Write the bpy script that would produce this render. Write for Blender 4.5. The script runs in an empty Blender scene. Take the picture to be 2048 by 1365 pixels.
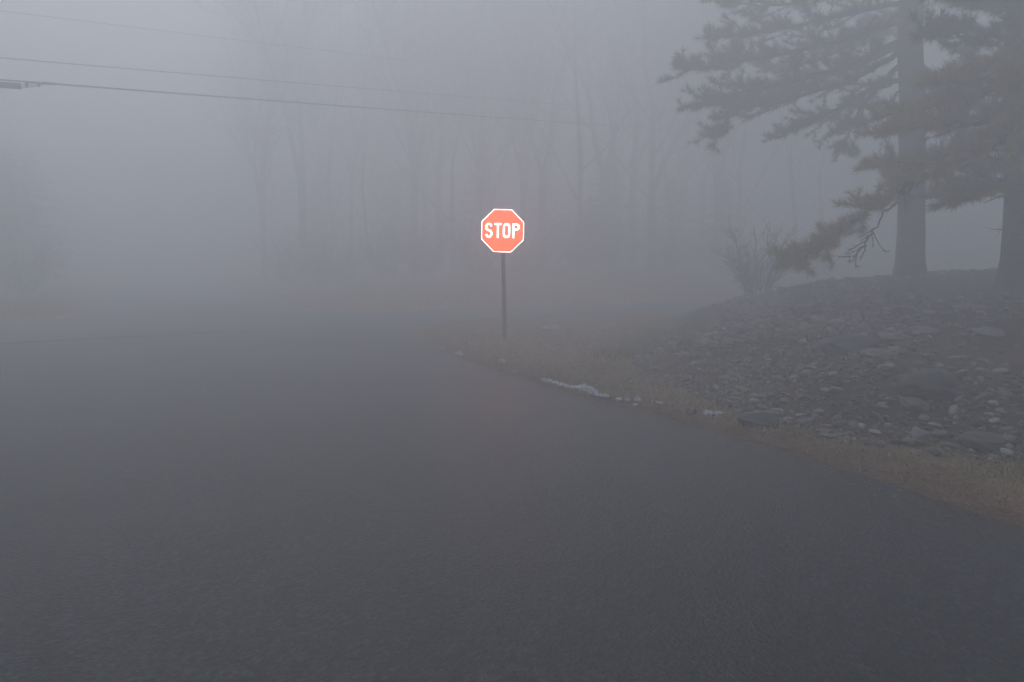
import bpy, bmesh, math, random
import numpy as np
from mathutils import Vector, noise as mnoise
from mathutils.geometry import tessellate_polygon

R = math.radians
rng = np.random.default_rng(7)
random.seed(7)
scene = bpy.context.scene
COL = scene.collection

# ------------------------------------------------------------------ camera
CAM_H, PITCH, FPX = 1.5, R(6.5), 1479.0          # FPX: focal length in pixels of the 2048 px wide photograph
cam = bpy.data.cameras.new("camera")
cam.sensor_width = 36.0
cam.lens = 36.0 * FPX / 2048.0
cam.clip_start = 0.05
cam.clip_end = 2000
cam_ob = bpy.data.objects.new("camera", cam)
COL.objects.link(cam_ob)
cam_ob.location = (0, 0, CAM_H)
cam_ob.rotation_euler = (R(90) - PITCH, 0, 0)
scene.camera = cam_ob

# ------------------------------------------------------------------ light
SUN_EL, SUN_AZ = R(48), R(-16)                   # azimuth from +Y towards +X
world = bpy.data.worlds.new("World")
scene.world = world
world.use_nodes = True
wn = world.node_tree
wn.nodes.clear()
sky = wn.nodes.new("ShaderNodeTexSky")
sky.sky_type = 'NISHITA'
sky.sun_disc = False
sky.sun_elevation = SUN_EL
sky.sun_rotation = SUN_AZ
sky.air_density = 1.0
sky.dust_density = 2.5
sky.ozone_density = 1.0
bg = wn.nodes.new("ShaderNodeBackground")
bg.inputs[1].default_value = 0.08
wo = wn.nodes.new("ShaderNodeOutputWorld")
wn.links.new(sky.outputs[0], bg.inputs[0])
wn.links.new(bg.outputs[0], wo.inputs[0])

sun = bpy.data.lights.new("sun", 'SUN')
sun.energy = 0.7
sun.angle = R(60)
sun.color = (1.0, 0.985, 0.97)
sun_ob = bpy.data.objects.new("sun", sun)
COL.objects.link(sun_ob)
sd = Vector((math.sin(SUN_AZ) * math.cos(SUN_EL), math.cos(SUN_AZ) * math.cos(SUN_EL), math.sin(SUN_EL)))
sun_ob.rotation_euler = sd.to_track_quat('Z', 'Y').to_euler()
sun_ob.location = sd * 60

scene.view_settings.view_transform = 'Standard'
scene.view_settings.look = 'None'
scene.view_settings.exposure = 0.88
scene.view_settings.gamma = 1.0
scene.render.engine = 'CYCLES'
scene.cycles.use_denoising = True
scene.cycles.max_bounces = 14
scene.cycles.diffuse_bounces = 2
scene.cycles.glossy_bounces = 2
scene.cycles.transmission_bounces = 2
scene.cycles.volume_bounces = 12
scene.cycles.use_light_tree = True

FOG_DENSITY, FOG_ANISO = 0.078, 0.47
FOG_COLOR = (0.967, 0.984, 0.995)
SIGN_WHITE_EMIT, SIGN_RED_EMIT = 3.0, 2.9  # emission strengths imitating the light the sign would throw back

# ------------------------------------------------------------------ helpers
def U(px, py, z=0.0):
    """world point on the level z that a pixel of the photograph looks at"""
    d = ray(px, py)
    t = (z - CAM_H) / d.z
    return Vector((d.x * t, d.y * t, z))

def ray(px, py):
    f = Vector((0, math.cos(PITCH), -math.sin(PITCH)))
    u = Vector((0, math.sin(PITCH), math.cos(PITCH)))
    return f * FPX + Vector((1, 0, 0)) * (px - 1024) + u * (682.5 - py)

def D(px, py, Y):
    """world point at forward distance Y"""
    d = ray(px, py)
    t = Y / d.y
    return Vector((d.x * t, Y, CAM_H + d.z * t))

def tag(o, label=None, cat=None, group=None, kind=None):
    if label: o["label"] = label
    if cat: o["category"] = cat
    if group: o["group"] = group
    if kind: o["kind"] = kind
    return o

def empty(name, loc, rz=0.0):
    o = bpy.data.objects.new(name, None)
    COL.objects.link(o)
    o.location = loc
    o.rotation_euler = (0, 0, rz)
    o.empty_display_size = 0.2
    return o

def copy_tree(o, parent=None):
    c = o.copy()
    COL.objects.link(c)
    c.parent = parent
    for ch in list(o.children):
        copy_tree(ch, c)
    return c

def mesh_np(name, verts, faces, smooth=False, cols=None):
    """verts (N,3), faces (M,3|4) -> mesh"""
    me = bpy.data.meshes.new(name)
    v = np.asarray(verts, dtype=np.float32)
    f = np.asarray(faces, dtype=np.int32)
    k = f.shape[1]
    me.vertices.add(len(v))
    me.vertices.foreach_set("co", v.ravel())
    me.loops.add(f.size)
    me.loops.foreach_set("vertex_index", f.ravel())
    me.polygons.add(len(f))
    me.polygons.foreach_set("loop_start", np.arange(0, f.size, k, dtype=np.int32))
    me.update(calc_edges=True)
    me.validate()
    if smooth:
        me.polygons.foreach_set("use_smooth", np.ones(len(me.polygons), dtype=bool))
    if cols is not None:
        a = me.color_attributes.new("tint", 'FLOAT_COLOR', 'POINT')
        c = np.ones((len(v), 4), dtype=np.float32)
        c[:, :3] = cols
        a.data.foreach_set("color", c.ravel())
    return me

def link(name, me, mat, parent=None):
    o = bpy.data.objects.new(name, me)
    COL.objects.link(o)
    if mat is not None:
        me.materials.append(mat)
    if parent is not None:
        o.parent = parent
    return o

class MB:
    """collects shapes with quads/tris for ONE mesh"""
    def __init__(s):
        s.v, s.f = [], []
    def tube(s, pts, rads, n=6, cap=True):
        base = len(s.v)
        pts = [Vector(p) for p in pts]
        prev = None
        m = len(pts)
        for i, p in enumerate(pts):
            t = (pts[min(i + 1, m - 1)] - pts[max(i - 1, 0)])
            if t.length < 1e-9: t = Vector((0, 0, 1))
            t.normalize()
            if prev is None:
                a = Vector((1, 0, 0)) if abs(t.x) < 0.8 else Vector((0, 1, 0))
                prev = (a - t * a.dot(t)).normalized()
            else:
                q = prev - t * prev.dot(t)
                prev = q.normalized() if q.length > 1e-6 else t.orthogonal().normalized()
            b = t.cross(prev)
            for k in range(n):
                an = 2 * math.pi * k / n
                s.v.append(p + (prev * math.cos(an) + b * math.sin(an)) * rads[i])
        for i in range(m - 1):
            for k in range(n):
                a = base + i * n + k
                b2 = base + i * n + (k + 1) % n
                s.f.append((a, b2, b2 + n, a + n))
        if cap:
            s.f.append(tuple(base + k for k in reversed(range(n))))
            s.f.append(tuple(base + (m - 1) * n + k for k in range(n)))
    def box(s, c, h, rot=None):
        b = len(s.v)
        for x in (-1, 1):
            for y in (-1, 1):
                for z in (-1, 1):
                    p = Vector((x * h[0], y * h[1], z * h[2]))
                    if rot is not None: p = rot @ p
                    s.v.append(Vector(c) + p)
        for q in ((0, 1, 3, 2), (4, 6, 7, 5), (0, 4, 5, 1), (2, 3, 7, 6), (0, 2, 6, 4), (1, 5, 7, 3)):
            s.f.append(tuple(b + i for i in q))
    def mesh(s, name, smooth=False):
        me = bpy.data.meshes.new(name)
        me.from_pydata([tuple(v) for v in s.v], [], s.f)
        me.validate()
        if smooth:
            for p in me.polygons: p.use_smooth = True
        me.update()
        return me
    def build(s, name, mat, parent=None, smooth=False):
        return link(name, s.mesh(name, smooth), mat, parent)

def catmull(P, n=6):
    P = [Vector(p) for p in P]
    Q = [P[0] * 2 - P[1]] + P + [P[-1] * 2 - P[-2]]
    out = []
    for i in range(1, len(Q) - 2):
        for k in range(n):
            t = k / n
            a, b, c, d = Q[i - 1], Q[i], Q[i + 1], Q[i + 2]
            out.append(0.5 * ((2 * b) + (c - a) * t + (2 * a - 5 * b + 4 * c - d) * t * t + (3 * b - a - 3 * c + d) * t ** 3))
    out.append(P[-1])
    return out

_perm = rng.random((64, 64))
def vnoise(x, y):
    x = np.asarray(x, float); y = np.asarray(y, float)
    xi = np.floor(x).astype(int); yi = np.floor(y).astype(int)
    fx = x - xi; fy = y - yi
    fx = fx * fx * (3 - 2 * fx); fy = fy * fy * (3 - 2 * fy)
    g = lambda a, b: _perm[a % 64, b % 64]
    return (g(xi, yi) * (1 - fx) + g(xi + 1, yi) * fx) * (1 - fy) + (g(xi, yi + 1) * (1 - fx) + g(xi + 1, yi + 1) * fx) * fy
def fbm(x, y, s=1.0, o=3):
    r = 0; a = 0.5; t = 0
    for i in range(o):
        r = r + a * vnoise(x * s + 17.3 * i, y * s + 5.1 * i); t += a; a *= 0.5; s *= 2.03
    return r / t - 0.5

def sdist(x, y, poly):
    """signed distance to polygon, positive inside"""
    P = np.array([(p[0], p[1]) for p in poly], float)
    x = np.asarray(x, float).ravel(); y = np.asarray(y, float).ravel()
    best = np.full(x.shape, 1e18); ins = np.zeros(x.shape, bool)
    for i in range(len(P)):
        a = P[i]; b = P[(i + 1) % len(P)]
        e = b - a
        wx = x - a[0]; wy = y - a[1]
        t = np.clip((wx * e[0] + wy * e[1]) / (e @ e), 0, 1)
        best = np.minimum(best, (wx - t * e[0]) ** 2 + (wy - t * e[1]) ** 2)
        c1 = (a[1] > y) != (b[1] > y)
        with np.errstate(divide='ignore', invalid='ignore'):
            xx = a[0] + (y - a[1]) / (e[1] if e[1] != 0 else 1e-12) * e[0]
        ins ^= c1 & (x < xx)
    d = np.sqrt(best)
    return np.where(ins, d, -d)

# ------------------------------------------------------------------ materials
def new_mat(name):
    m = bpy.data.materials.new(name)
    m.use_nodes = True
    nt = m.node_tree
    b = nt.nodes["Principled BSDF"]
    return m, nt, b
def N(nt, t, **kw):
    n = nt.nodes.new(t)
    for k, v in kw.items(): setattr(n, k, v)
    return n
def noise_node(nt, scale, detail=4, rough=0.6, coord='Object'):
    tc = N(nt, "ShaderNodeTexCoord")
    n = N(nt, "ShaderNodeTexNoise")
    n.inputs["Scale"].default_value = scale
    n.inputs["Detail"].default_value = detail
    n.inputs["Roughness"].default_value = rough
    nt.links.new(tc.outputs[coord], n.inputs["Vector"])
    return n
def ramp(nt, src, stops):
    r = N(nt, "ShaderNodeValToRGB")
    el = r.color_ramp.elements
    while len(el) < len(stops): el.new(0.5)
    for e, (p, c) in zip(el, stops):
        e.position = p; e.color = (*c, 1)
    nt.links.new(src, r.inputs[0])
    return r
def mix(nt, a, b, fac, mode='MIX'):
    m = N(nt, "ShaderNodeMix", data_type='RGBA', blend_type=mode)
    for sock, v in ((m.inputs[0], fac), (m.inputs[6], a), (m.inputs[7], b)):
        if hasattr(v, "links") or isinstance(v, bpy.types.NodeSocket): nt.links.new(v, sock)
        elif isinstance(v, (int, float)): sock.default_value = v
        else: sock.default_value = (*v, 1)
    return m.outputs[2]
def bump(nt, b, h, strength, dist):
    bp = N(nt, "ShaderNodeBump")
    bp.inputs["Strength"].default_value = strength
    bp.inputs["Distance"].default_value = dist
    nt.links.new(h, bp.inputs["Height"])
    nt.links.new(bp.outputs[0], b.inputs["Normal"])

def simple(name, c1, c2, scale=8, rough=0.8, bmp=0.0, bdist=0.01, detail=5, spec=None):
    m, nt, b = new_mat(name)
    n = noise_node(nt, scale, detail)
    r = ramp(nt, n.outputs[0], [(0.32, c1), (0.68, c2)])
    nt.links.new(r.outputs[0], b.inputs["Base Color"])
    b.inputs["Roughness"].default_value = rough
    if spec is not None: b.inputs["Specular IOR Level"].default_value = spec
    if bmp: bump(nt, b, n.outputs[0], bmp, bdist)
    return m

def asphalt_mat(name, lo, hi, seed):
    m, nt, b = new_mat(name)
    big = noise_node(nt, 0.35, 4, 0.55)
    big.noise_dimensions = '4D'; big.inputs["W"].default_value = seed
    mid = noise_node(nt, 9.0, 5, 0.7)
    fine = noise_node(nt, 110.0, 2, 0.6)
    vor = N(nt, "ShaderNodeTexVoronoi")
    tc = N(nt, "ShaderNodeTexCoord")
    nt.links.new(tc.outputs["Object"], vor.inputs["Vector"])
    vor.inputs["Scale"].default_value = 55.0
    base = ramp(nt, big.outputs[0], [(0.3, lo), (0.7, hi)])
    grit = ramp(nt, mid.outputs[0], [(0.3, (0.5, 0.5, 0.5)), (0.7, (1.5, 1.5, 1.5))])
    c1 = mix(nt, base.outputs[0], grit.outputs[0], 1.0, 'MULTIPLY')
    chips = ramp(nt, vor.outputs["Color"], [(0.2, (0.3, 0.3, 0.3)), (0.6, (1.0, 1.0, 1.0)), (0.93, (2.3, 2.25, 2.2))])
    c2 = mix(nt, c1, chips.outputs[0], 1.0, 'MULTIPLY')
    nt.links.new(c2, b.inputs["Base Color"])
    rr = ramp(nt, big.outputs[0], [(0.3, (0.38, 0.38, 0.38)), (0.7, (0.55, 0.55, 0.55))])
    nt.links.new(rr.outputs[0], b.inputs["Roughness"])
    b.inputs["Specular IOR Level"].default_value = 0.38
    add = N(nt, "ShaderNodeMath", operation='ADD')
    nt.links.new(vor.outputs["Distance"], add.inputs[0])
    nt.links.new(fine.outputs[0], add.inputs[1])
    bump(nt, b, add.outputs[0], 0.6, 0.006)
    return m
M = {}
M['asphalt'] = asphalt_mat("asphalt", (0.012, 0.0133, 0.0165), (0.036, 0.038, 0.043), 1.0)
M['asphalt2'] = asphalt_mat("worn_asphalt", (0.032, 0.035, 0.042), (0.048, 0.051, 0.060), 4.0)
M['tar'] = simple("tar", (0.006, 0.006, 0.006), (0.014, 0.014, 0.014), 30, 1.0, 0.4, spec=0.0)

def ground_mat():
    m, nt, b = new_mat("ground")
    a = N(nt, "ShaderNodeAttribute", attribute_name="tint")
    n1 = noise_node(nt, 28.0, 6, 0.75)
    n2 = noise_node(nt, 2.2, 4, 0.6)
    g = ramp(nt, n1.outputs[0], [(0.28, (0.35, 0.35, 0.35)), (0.72, (1.75, 1.7, 1.62))])
    c = mix(nt, a.outputs["Color"], g.outputs[0], 1.0, 'MULTIPLY')
    g2 = ramp(nt, n2.outputs[0], [(0.3, (0.7, 0.72, 0.7)), (0.7, (1.3, 1.22, 1.15))])
    c = mix(nt, c, g2.outputs[0], 1.0, 'MULTIPLY')
    nt.links.new(c, b.inputs["Base Color"])
    b.inputs["Roughness"].default_value = 0.95
    b.inputs["Specular IOR Level"].default_value = 0.15
    bump(nt, b, n1.outputs[0], 1.0, 0.04)
    return m
M['ground'] = ground_mat()

def attr_mat(name, rough=0.85, bmp=0.3, scale=60, spec=0.25):
    m, nt, b = new_mat(name)
    a = N(nt, "ShaderNodeAttribute", attribute_name="tint")
    n = noise_node(nt, scale, 4, 0.7)
    g = ramp(nt, n.outputs[0], [(0.3, (0.75, 0.75, 0.75)), (0.7, (1.2, 1.2, 1.2))])
    c = mix(nt, a.outputs["Color"], g.outputs[0], 1.0, 'MULTIPLY')
    nt.links.new(c, b.inputs["Base Color"])
    b.inputs["Roughness"].default_value = rough
    b.inputs["Specular IOR Level"].default_value = spec
    if bmp: bump(nt, b, n.outputs[0], bmp, 0.01)
    return m
M['blade'] = attr_mat("grass_blade", 0.8, 0)
M['cobble'] = attr_mat("cobble_stone", 0.75, 0.3)
M['needle'] = attr_mat("pine_needle", 0.7, 0, 3)
STONE = {'dark': ((0.06, 0.06, 0.062), (0.10, 0.096, 0.094)),
         'grey': ((0.13, 0.125, 0.12), (0.21, 0.20, 0.185)),
         'pale': ((0.26, 0.25, 0.235), (0.36, 0.35, 0.33)),
         'brown': ((0.13, 0.10, 0.08), (0.21, 0.165, 0.125))}
for k, (a_, b_) in STONE.items():
    M['stone_' + k] = simple("stone_" + k, a_, b_, 18, 0.75, 0.5, 0.006)
M['bark'] = simple("pine_bark", (0.010, 0.009, 0.010), (0.055, 0.05, 0.05), 11, 0.95, 1.0, 0.08, 8)
M['bark2'] = simple("bare_bark", (0.035, 0.032, 0.03), (0.075, 0.07, 0.064), 7, 0.95, 0.8, 0.03, 6)
M['snow'] = simple("old_snow", (0.30, 0.30, 0.30), (0.78, 0.80, 0.82), 26, 0.8, 1.0, 0.03)
M['steel'] = simple("weathered_steel_post", (0.015, 0.018, 0.017), (0.035, 0.038, 0.036), 25, 0.55, 0.2, 0.002)
M['galv'] = simple("bolt_steel", (0.12, 0.06, 0.05), (0.2, 0.1, 0.08), 40, 0.5)
M['cable'] = simple("black_cable", (0.012, 0.012, 0.014), (0.025, 0.025, 0.027), 20, 0.6)
M['wire'] = simple("weathered_wire", (0.04, 0.04, 0.042), (0.07, 0.07, 0.072), 20, 0.6)
M['alu'] = simple("sign_back", (0.3, 0.3, 0.31), (0.42, 0.42, 0.43), 8, 0.5)

def retro_emit(name, col, emis, strength, stripes):
    """retroreflective sheeting made emissive to stand in for headlights thrown back, with its fine prism columns"""
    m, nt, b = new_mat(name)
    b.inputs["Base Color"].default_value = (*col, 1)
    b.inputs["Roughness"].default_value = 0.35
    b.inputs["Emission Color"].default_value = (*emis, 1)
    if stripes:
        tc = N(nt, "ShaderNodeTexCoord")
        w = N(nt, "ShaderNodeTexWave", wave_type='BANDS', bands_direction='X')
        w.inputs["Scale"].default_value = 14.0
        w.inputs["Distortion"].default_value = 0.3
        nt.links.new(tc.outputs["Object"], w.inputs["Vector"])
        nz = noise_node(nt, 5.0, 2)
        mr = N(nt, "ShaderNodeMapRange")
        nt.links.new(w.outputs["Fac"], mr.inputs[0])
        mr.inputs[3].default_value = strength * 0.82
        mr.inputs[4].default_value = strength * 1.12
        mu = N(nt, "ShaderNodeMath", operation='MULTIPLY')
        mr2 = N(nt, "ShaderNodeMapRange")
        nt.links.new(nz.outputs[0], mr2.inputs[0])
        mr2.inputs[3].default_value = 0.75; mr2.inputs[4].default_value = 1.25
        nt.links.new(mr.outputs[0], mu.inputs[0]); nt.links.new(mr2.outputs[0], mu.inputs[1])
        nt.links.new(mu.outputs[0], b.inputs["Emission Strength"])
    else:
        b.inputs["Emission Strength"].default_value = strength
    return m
M['retro_red_emit'] = retro_emit("retroreflective_red_emissive", (0.5, 0.02, 0.02), (1.0, 0.058, 0.0), SIGN_RED_EMIT, True)
M['retro_white_emit'] = retro_emit("retroreflective_white_emissive", (0.8, 0.8, 0.8), (1.0, 0.93, 0.93), SIGN_WHITE_EMIT, False)

# ------------------------------------------------------------------ ground plan
near_edge = [Vector((3.25, -14, 0)), Vector((3.1, 2.2, 0))] + [U(*p) for p in (
    (2048, 1058), (1900, 1008), (1750, 958), (1600, 910), (1450, 868), (1300, 826), (1200, 802), (1120, 782), (1050, 758),
    (980, 737), (920, 716), (870, 694), (838, 676))]
apex = [U(*p) for p in ((832, 664), (850, 655), (885, 648), (950, 643), (1100, 638), (1300, 632), (1400, 628))]
cross_far = [Vector((64, 48, 0)), Vector((20, 30.5, 0)), Vector((7.2, 25.4, 0))] + [U(*p) for p in (
    (1100, 612), (1000, 617), (850, 621), (720, 623), (640, 623), (590, 620), (550, 612), (515, 600), (488, 586))]
side_far = [Vector((-20, 52, 0)), Vector((-42, 98, 0)), Vector((-49, 96, 0)), Vector((-27, 52, 0))]
left_far = [Vector((-16.2, 29, 0)), Vector((-12.6, 21.5, 0)), U(165, 630), U(130, 637), U(60, 642), U(0, 646)]
left_out = [Vector((-64, -3, 0)), Vector((-64, -8, 0))]
seam = [Vector((-11.5, 11.6, 0)), U(0, 688), U(170, 679), U(330, 671), U(520, 661), U(700, 656)]
left_near = [Vector((-9, 8.5, 0)), Vector((-7.6, 5, 0)), Vector((-7.2, -14, 0))]
road_poly = near_edge + [apex[0]] + list(reversed(seam)) + left_near
cross_poly = seam + apex + [Vector((64, 42, 0))] + cross_far + side_far + left_far + left_out
paved = near_edge + apex + [Vector((64, 42, 0))] + cross_far + side_far + left_far + left_out + [seam[0]] + left_near
toe = [Vector((5.2, -14, 0)), Vector((4.7, 2.8, 0))] + [U(*p) for p in (
    (2048, 945), (1900, 925), (1750, 905), (1600, 870), (1500, 842), (1400, 806), (1310, 765), (1255, 728))] + [
    Vector((2.5, 12.8, 0)), Vector((3.6, 16.2, 0)), Vector((4.6, 18.3, 0)), Vector((7.5, 20.3, 0)), Vector((62, 40.0, 0)), Vector((62, -14, 0))]
far_bank = cross_far[:-1] + [cross_far[-1]] + side_far[:2] + [Vector((64, 98, 0))]
left_bank = [Vector((-16.2, 29, 0)), Vector((-12.6, 21.5, 0)), U(165, 630), U(60, 642), U(0, 646), Vector((-64, -3, 0)), Vector((-64, 98, 0)), Vector((-49, 96, 0)), Vector((-27, 52, 0))]

def height(x, y):
    x = np.asarray(x, float); y = np.asarray(y, float); sh = x.shape
    x = x.ravel(); y = y.ravel()
    dr = sdist(x, y, paved)                       # >0 on the asphalt
    out = np.clip(-dr, 0, None)
    z = np.where(dr > 0, -0.03 - 0.02 * np.clip(dr, 0, 1), 0.0)
    edge = np.clip(out / 0.5, 0, 1)
    ragged = fbm(x, y, 2.2, 3) * 0.07 + fbm(x, y, 8.0, 2) * 0.05
    z = z + np.where(np.abs(dr) < 3, ragged * np.clip(1 - dr / 0.25, 0, 1), ragged)
    z = z + np.where(dr < 0, 0.035 * edge, 0)
    s = sdist(x, y, toe)
    A = np.interp(y, [5, 9, 13, 16], [0.96, 0.94, 1.10, 1.40]); dec = np.interp(y, [8, 16], [2.3, 2.9])
    sp = np.clip(s + 0.25 * fbm(x, y, 0.5, 2), 0, None)
    z = z + np.where(s > -0.5, A * (1 - np.exp(-sp / dec)) * np.clip(sp / 0.4, 0, 1), 0)
    z = z + np.clip(sp, 0, 1) * (0.22 * fbm(x, y, 0.9, 3) + 0.08 * fbm(x, y, 4.5, 3))
    sw = U(1150, 690)
    z = z - 0.10 * np.exp(-(((x - sw.x) / 1.3) ** 2 + ((y - sw.y) / 0.9) ** 2)) * np.clip(out, 0, 1)
    for pb in (far_bank, left_bank):
        b = np.clip(sdist(x, y, pb), 0, 30)
        z = z + 0.08 * np.clip(b, 0, 12) + np.clip(b, 0, 1) * 0.15 * fbm(x, y, 0.8, 3)
    return z.reshape(sh)
def hz(x, y): return float(height(np.array([x]), np.array([y]))[0])

def axis(lo, hi, a, b, step):
    mid = np.arange(a, b + 1e-6, step)
    def outer(st, end):
        r = []; p = st; d = step
        while p < end: d *= 1.28; p += d; r.append(min(p, end))
        return r
    left = [-v for v in outer(-a, -lo)][::-1]
    return np.array(left + list(mid) + outer(b, hi))
GX, GY = axis(-130, 130, -14, 15, 0.11), axis(-60, 150, 2.5, 27, 0.11)
X, Y = np.meshgrid(GX, GY)
Z = height(X, Y)
nx, ny = len(GX), len(GY)
xf, yf = X.ravel(), Y.ravel()
dr = sdist(xf, yf, paved); st = sdist(xf, yf, toe)
fb = np.maximum(sdist(xf, yf, far_bank), sdist(xf, yf, left_bank))
col = np.empty((nx * ny, 3)); col[:] = (0.28, 0.21, 0.125)          # dry verge
def blend(mask, c):
    global col
    mask = np.clip(mask, 0, 1)[:, None]
    col = col * (1 - mask) + np.array(c) * mask
blend((st + 0.15 + fbm(xf, yf, 2.5, 3) * 1.2) / 0.5, (0.095, 0.078, 0.066))          # bank soil
blend(((st > 0) * (fbm(xf, yf, 0.8, 3) + 0.02) * 5), (0.14, 0.098, 0.074))        # reddish litter on the bank
grn = np.exp(-((st - 0.35) / 0.75) ** 2) * np.clip((yf - 10.5) / 1.5, 0, 1) * (xf < 8)
blend(grn * (0.9 + fbm(xf, yf, 1.5, 2)), (0.13, 0.14, 0.075))                    # green flank
blend(np.exp(-((-dr - 0.18 + fbm(xf, yf, 1.8, 3) * 0.35) / 0.22) ** 2) * (yf < 18) * (xf > -3) * 0.85, (0.22, 0.14, 0.092))  # needles by the road
blend((fb > 0) * (0.6 + fbm(xf, yf, 0.6, 3)), (0.40, 0.28, 0.14))               # far verge, straw
blend((fb - 8 + fbm(xf, yf, 0.5, 2) * 4) / 4, (0.06, 0.052, 0.04))                   # forest floor
idx = np.arange(nx * ny).reshape(ny, nx)
quads = np.stack([idx[:-1, :-1], idx[:-1, 1:], idx[1:, 1:], idx[1:, :-1]], -1).reshape(-1, 4)
g = link("ground", mesh_np("ground", np.stack([xf, yf, Z.ravel()], -1), quads, True, col), M['ground'])
tag(g, "brown verge and bank earth around the junction", kind="structure")

def sheet(name, poly, z, mat):
    tris = tessellate_polygon([[Vector((p.x, p.y, 0)) for p in poly]])
    me = bpy.data.meshes.new(name)
    me.from_pydata([(p.x, p.y, z) for p in poly], [], [tuple(t) for t in tris])
    bm = bmesh.new(); bm.from_mesh(me)
    bmesh.ops.recalc_face_normals(bm, faces=bm.faces)
    if sum(f.normal.z for f in bm.faces) < 0: bmesh.ops.reverse_faces(bm, faces=bm.faces)
    bm.to_mesh(me); bm.free()
    return link(name, me, mat)
tag(sheet("road", road_poly, 0.0, M['asphalt']), "dark asphalt road leading up to the junction", kind="structure")
tag(sheet("cross_road", cross_poly, 0.0, M['asphalt2']), "paler asphalt of the crossing road", kind="structure")
# the joint between the two pavings
sp = catmull(seam[:], 14)
L, Rr = [], []
for i, p in enumerate(sp):
    t = (sp[min(i + 1, len(sp) - 1)] - sp[max(i - 1, 0)]).normalized()
    n = Vector((-t.y, t.x, 0))
    w = 0.12 + 0.07 * mnoise.noise(p * 1.7) + 0.02 * mnoise.noise(p * 7)
    w = max(0.01, w) * (1 - 0.7 * i / len(sp))
    L.append(p + n * w); Rr.append(p - n * w)
tag(sheet("road_joint", L + Rr[::-1], 0.004, M['tar']), "dark tarred joint between the two pavings", kind="structure")

# ------------------------------------------------------------------ grass, litter (stuff)
def scatter(n, xr, yr, keep):
    x = rng.uniform(*xr, n); y = rng.uniform(*yr, n)
    v = in_view(x, y)
    x, y = x[v], y[v]; n = len(x)
    k = keep(x, y)
    k = rng.random(n) < k
    return x[k], y[k]
def in_view(x, y, m=1.15):
    return (y > 2.5) & (np.abs(x) < 0.7 * y * m + 0.5)

def blades(name, x, y, hgt, width, c_lo, c_hi, lean=0.6, label=""):
    n = len(x)
    z = height(x, y)
    h = hgt * rng.uniform(0.45, 1.2, n)
    an = rng.uniform(0, 2 * np.pi, n); le = rng.uniform(0.1, lean, n)
    dirx, diry = np.cos(an) * le, np.sin(an) * le
    wa = rng.uniform(0, 2 * np.pi, n); w = width * rng.uniform(0.6, 1.3, n) / 2
    b = np.stack([x, y, z - 0.005], -1)
    side = np.stack([np.cos(wa) * w, np.sin(wa) * w, np.zeros(n)], -1)
    mid = b + np.stack([dirx * h * 0.4, diry * h * 0.4, h * 0.6], -1)
    tip = b + np.stack([dirx * h * 1.3, diry * h * 1.3, h * np.clip(1 - le * 0.45, 0.2, 1)], -1)
    V = np.stack([b - side, b + side, mid + side * 0.7, mid - side * 0.7, tip], 1).reshape(-1, 3)
    i = np.arange(n)[:, None] * 5
    F = np.concatenate([i + np.array([0, 1, 2]), i + np.array([0, 2, 3]), i + np.array([3, 2, 4])])
    t = rng.random((n, 1))
    c = np.array(c_lo) * (1 - t) + np.array(c_hi) * t
    me = mesh_np(name, V, F, False, np.repeat(c, 5, 0))
    return tag(link(name, me, M['blade']), label, kind="stuff")

def keep_dry(x, y):
    d = -sdist(x, y, paved); s = sdist(x, y, toe)
    m = (d > 0.05) & (s < 0.45) & in_view(x, y) & (y < 18.2) & (x > -3)
    dens = np.clip(0.55 + 2.2 * fbm(x, y, 1.4, 3), 0.05, 1) * np.clip(1.4 - 0.07 * y, 0.35, 1)
    dens = np.where(d < 0.2, dens * 0.4, dens)
    return m * dens
x, y = scatter(520000, (-3, 8), (3, 18.5), keep_dry)
blades("dry_grass", x, y, 0.045, 0.0075, (0.22, 0.16, 0.08), (0.54, 0.41, 0.22), 1.5, "short dry straw grass along the road edge and round the sign post")
def keep_green(x, y):
    s = sdist(x, y, toe)
    m = in_view(x, y) & (y > 10.5) & (x < 8)
    return m * np.exp(-((s - 0.3) / 0.6) ** 2) * np.clip(0.8 + 2 * fbm(x, y, 1.1, 2), 0, 1)
x, y = scatter(160000, (0.5, 8), (10, 20), keep_green)
blades("green_grass", x, y, 0.10, 0.008, (0.08, 0.10, 0.04), (0.20, 0.22, 0.10), 0.8, "greener grass on the left flank of the stony bank")
def keep_far(x, y):
    f = np.maximum(sdist(x, y, far_bank), sdist(x, y, left_bank))
    return in_view(x, y) * np.exp(-np.clip(f, 0, None) / 5.5) * (f > 0.05) * np.clip(0.7 + 2 * fbm(x, y, 0.6, 2), 0.1, 1)
x, y = scatter(300000, (-24, 14), (15, 40), keep_far)
blades("verge_grass", x, y, 0.20, 0.018, (0.38, 0.27, 0.12), (0.58, 0.43, 0.22), 0.7, "long straw coloured grass on the far verges of the crossing road")

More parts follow.
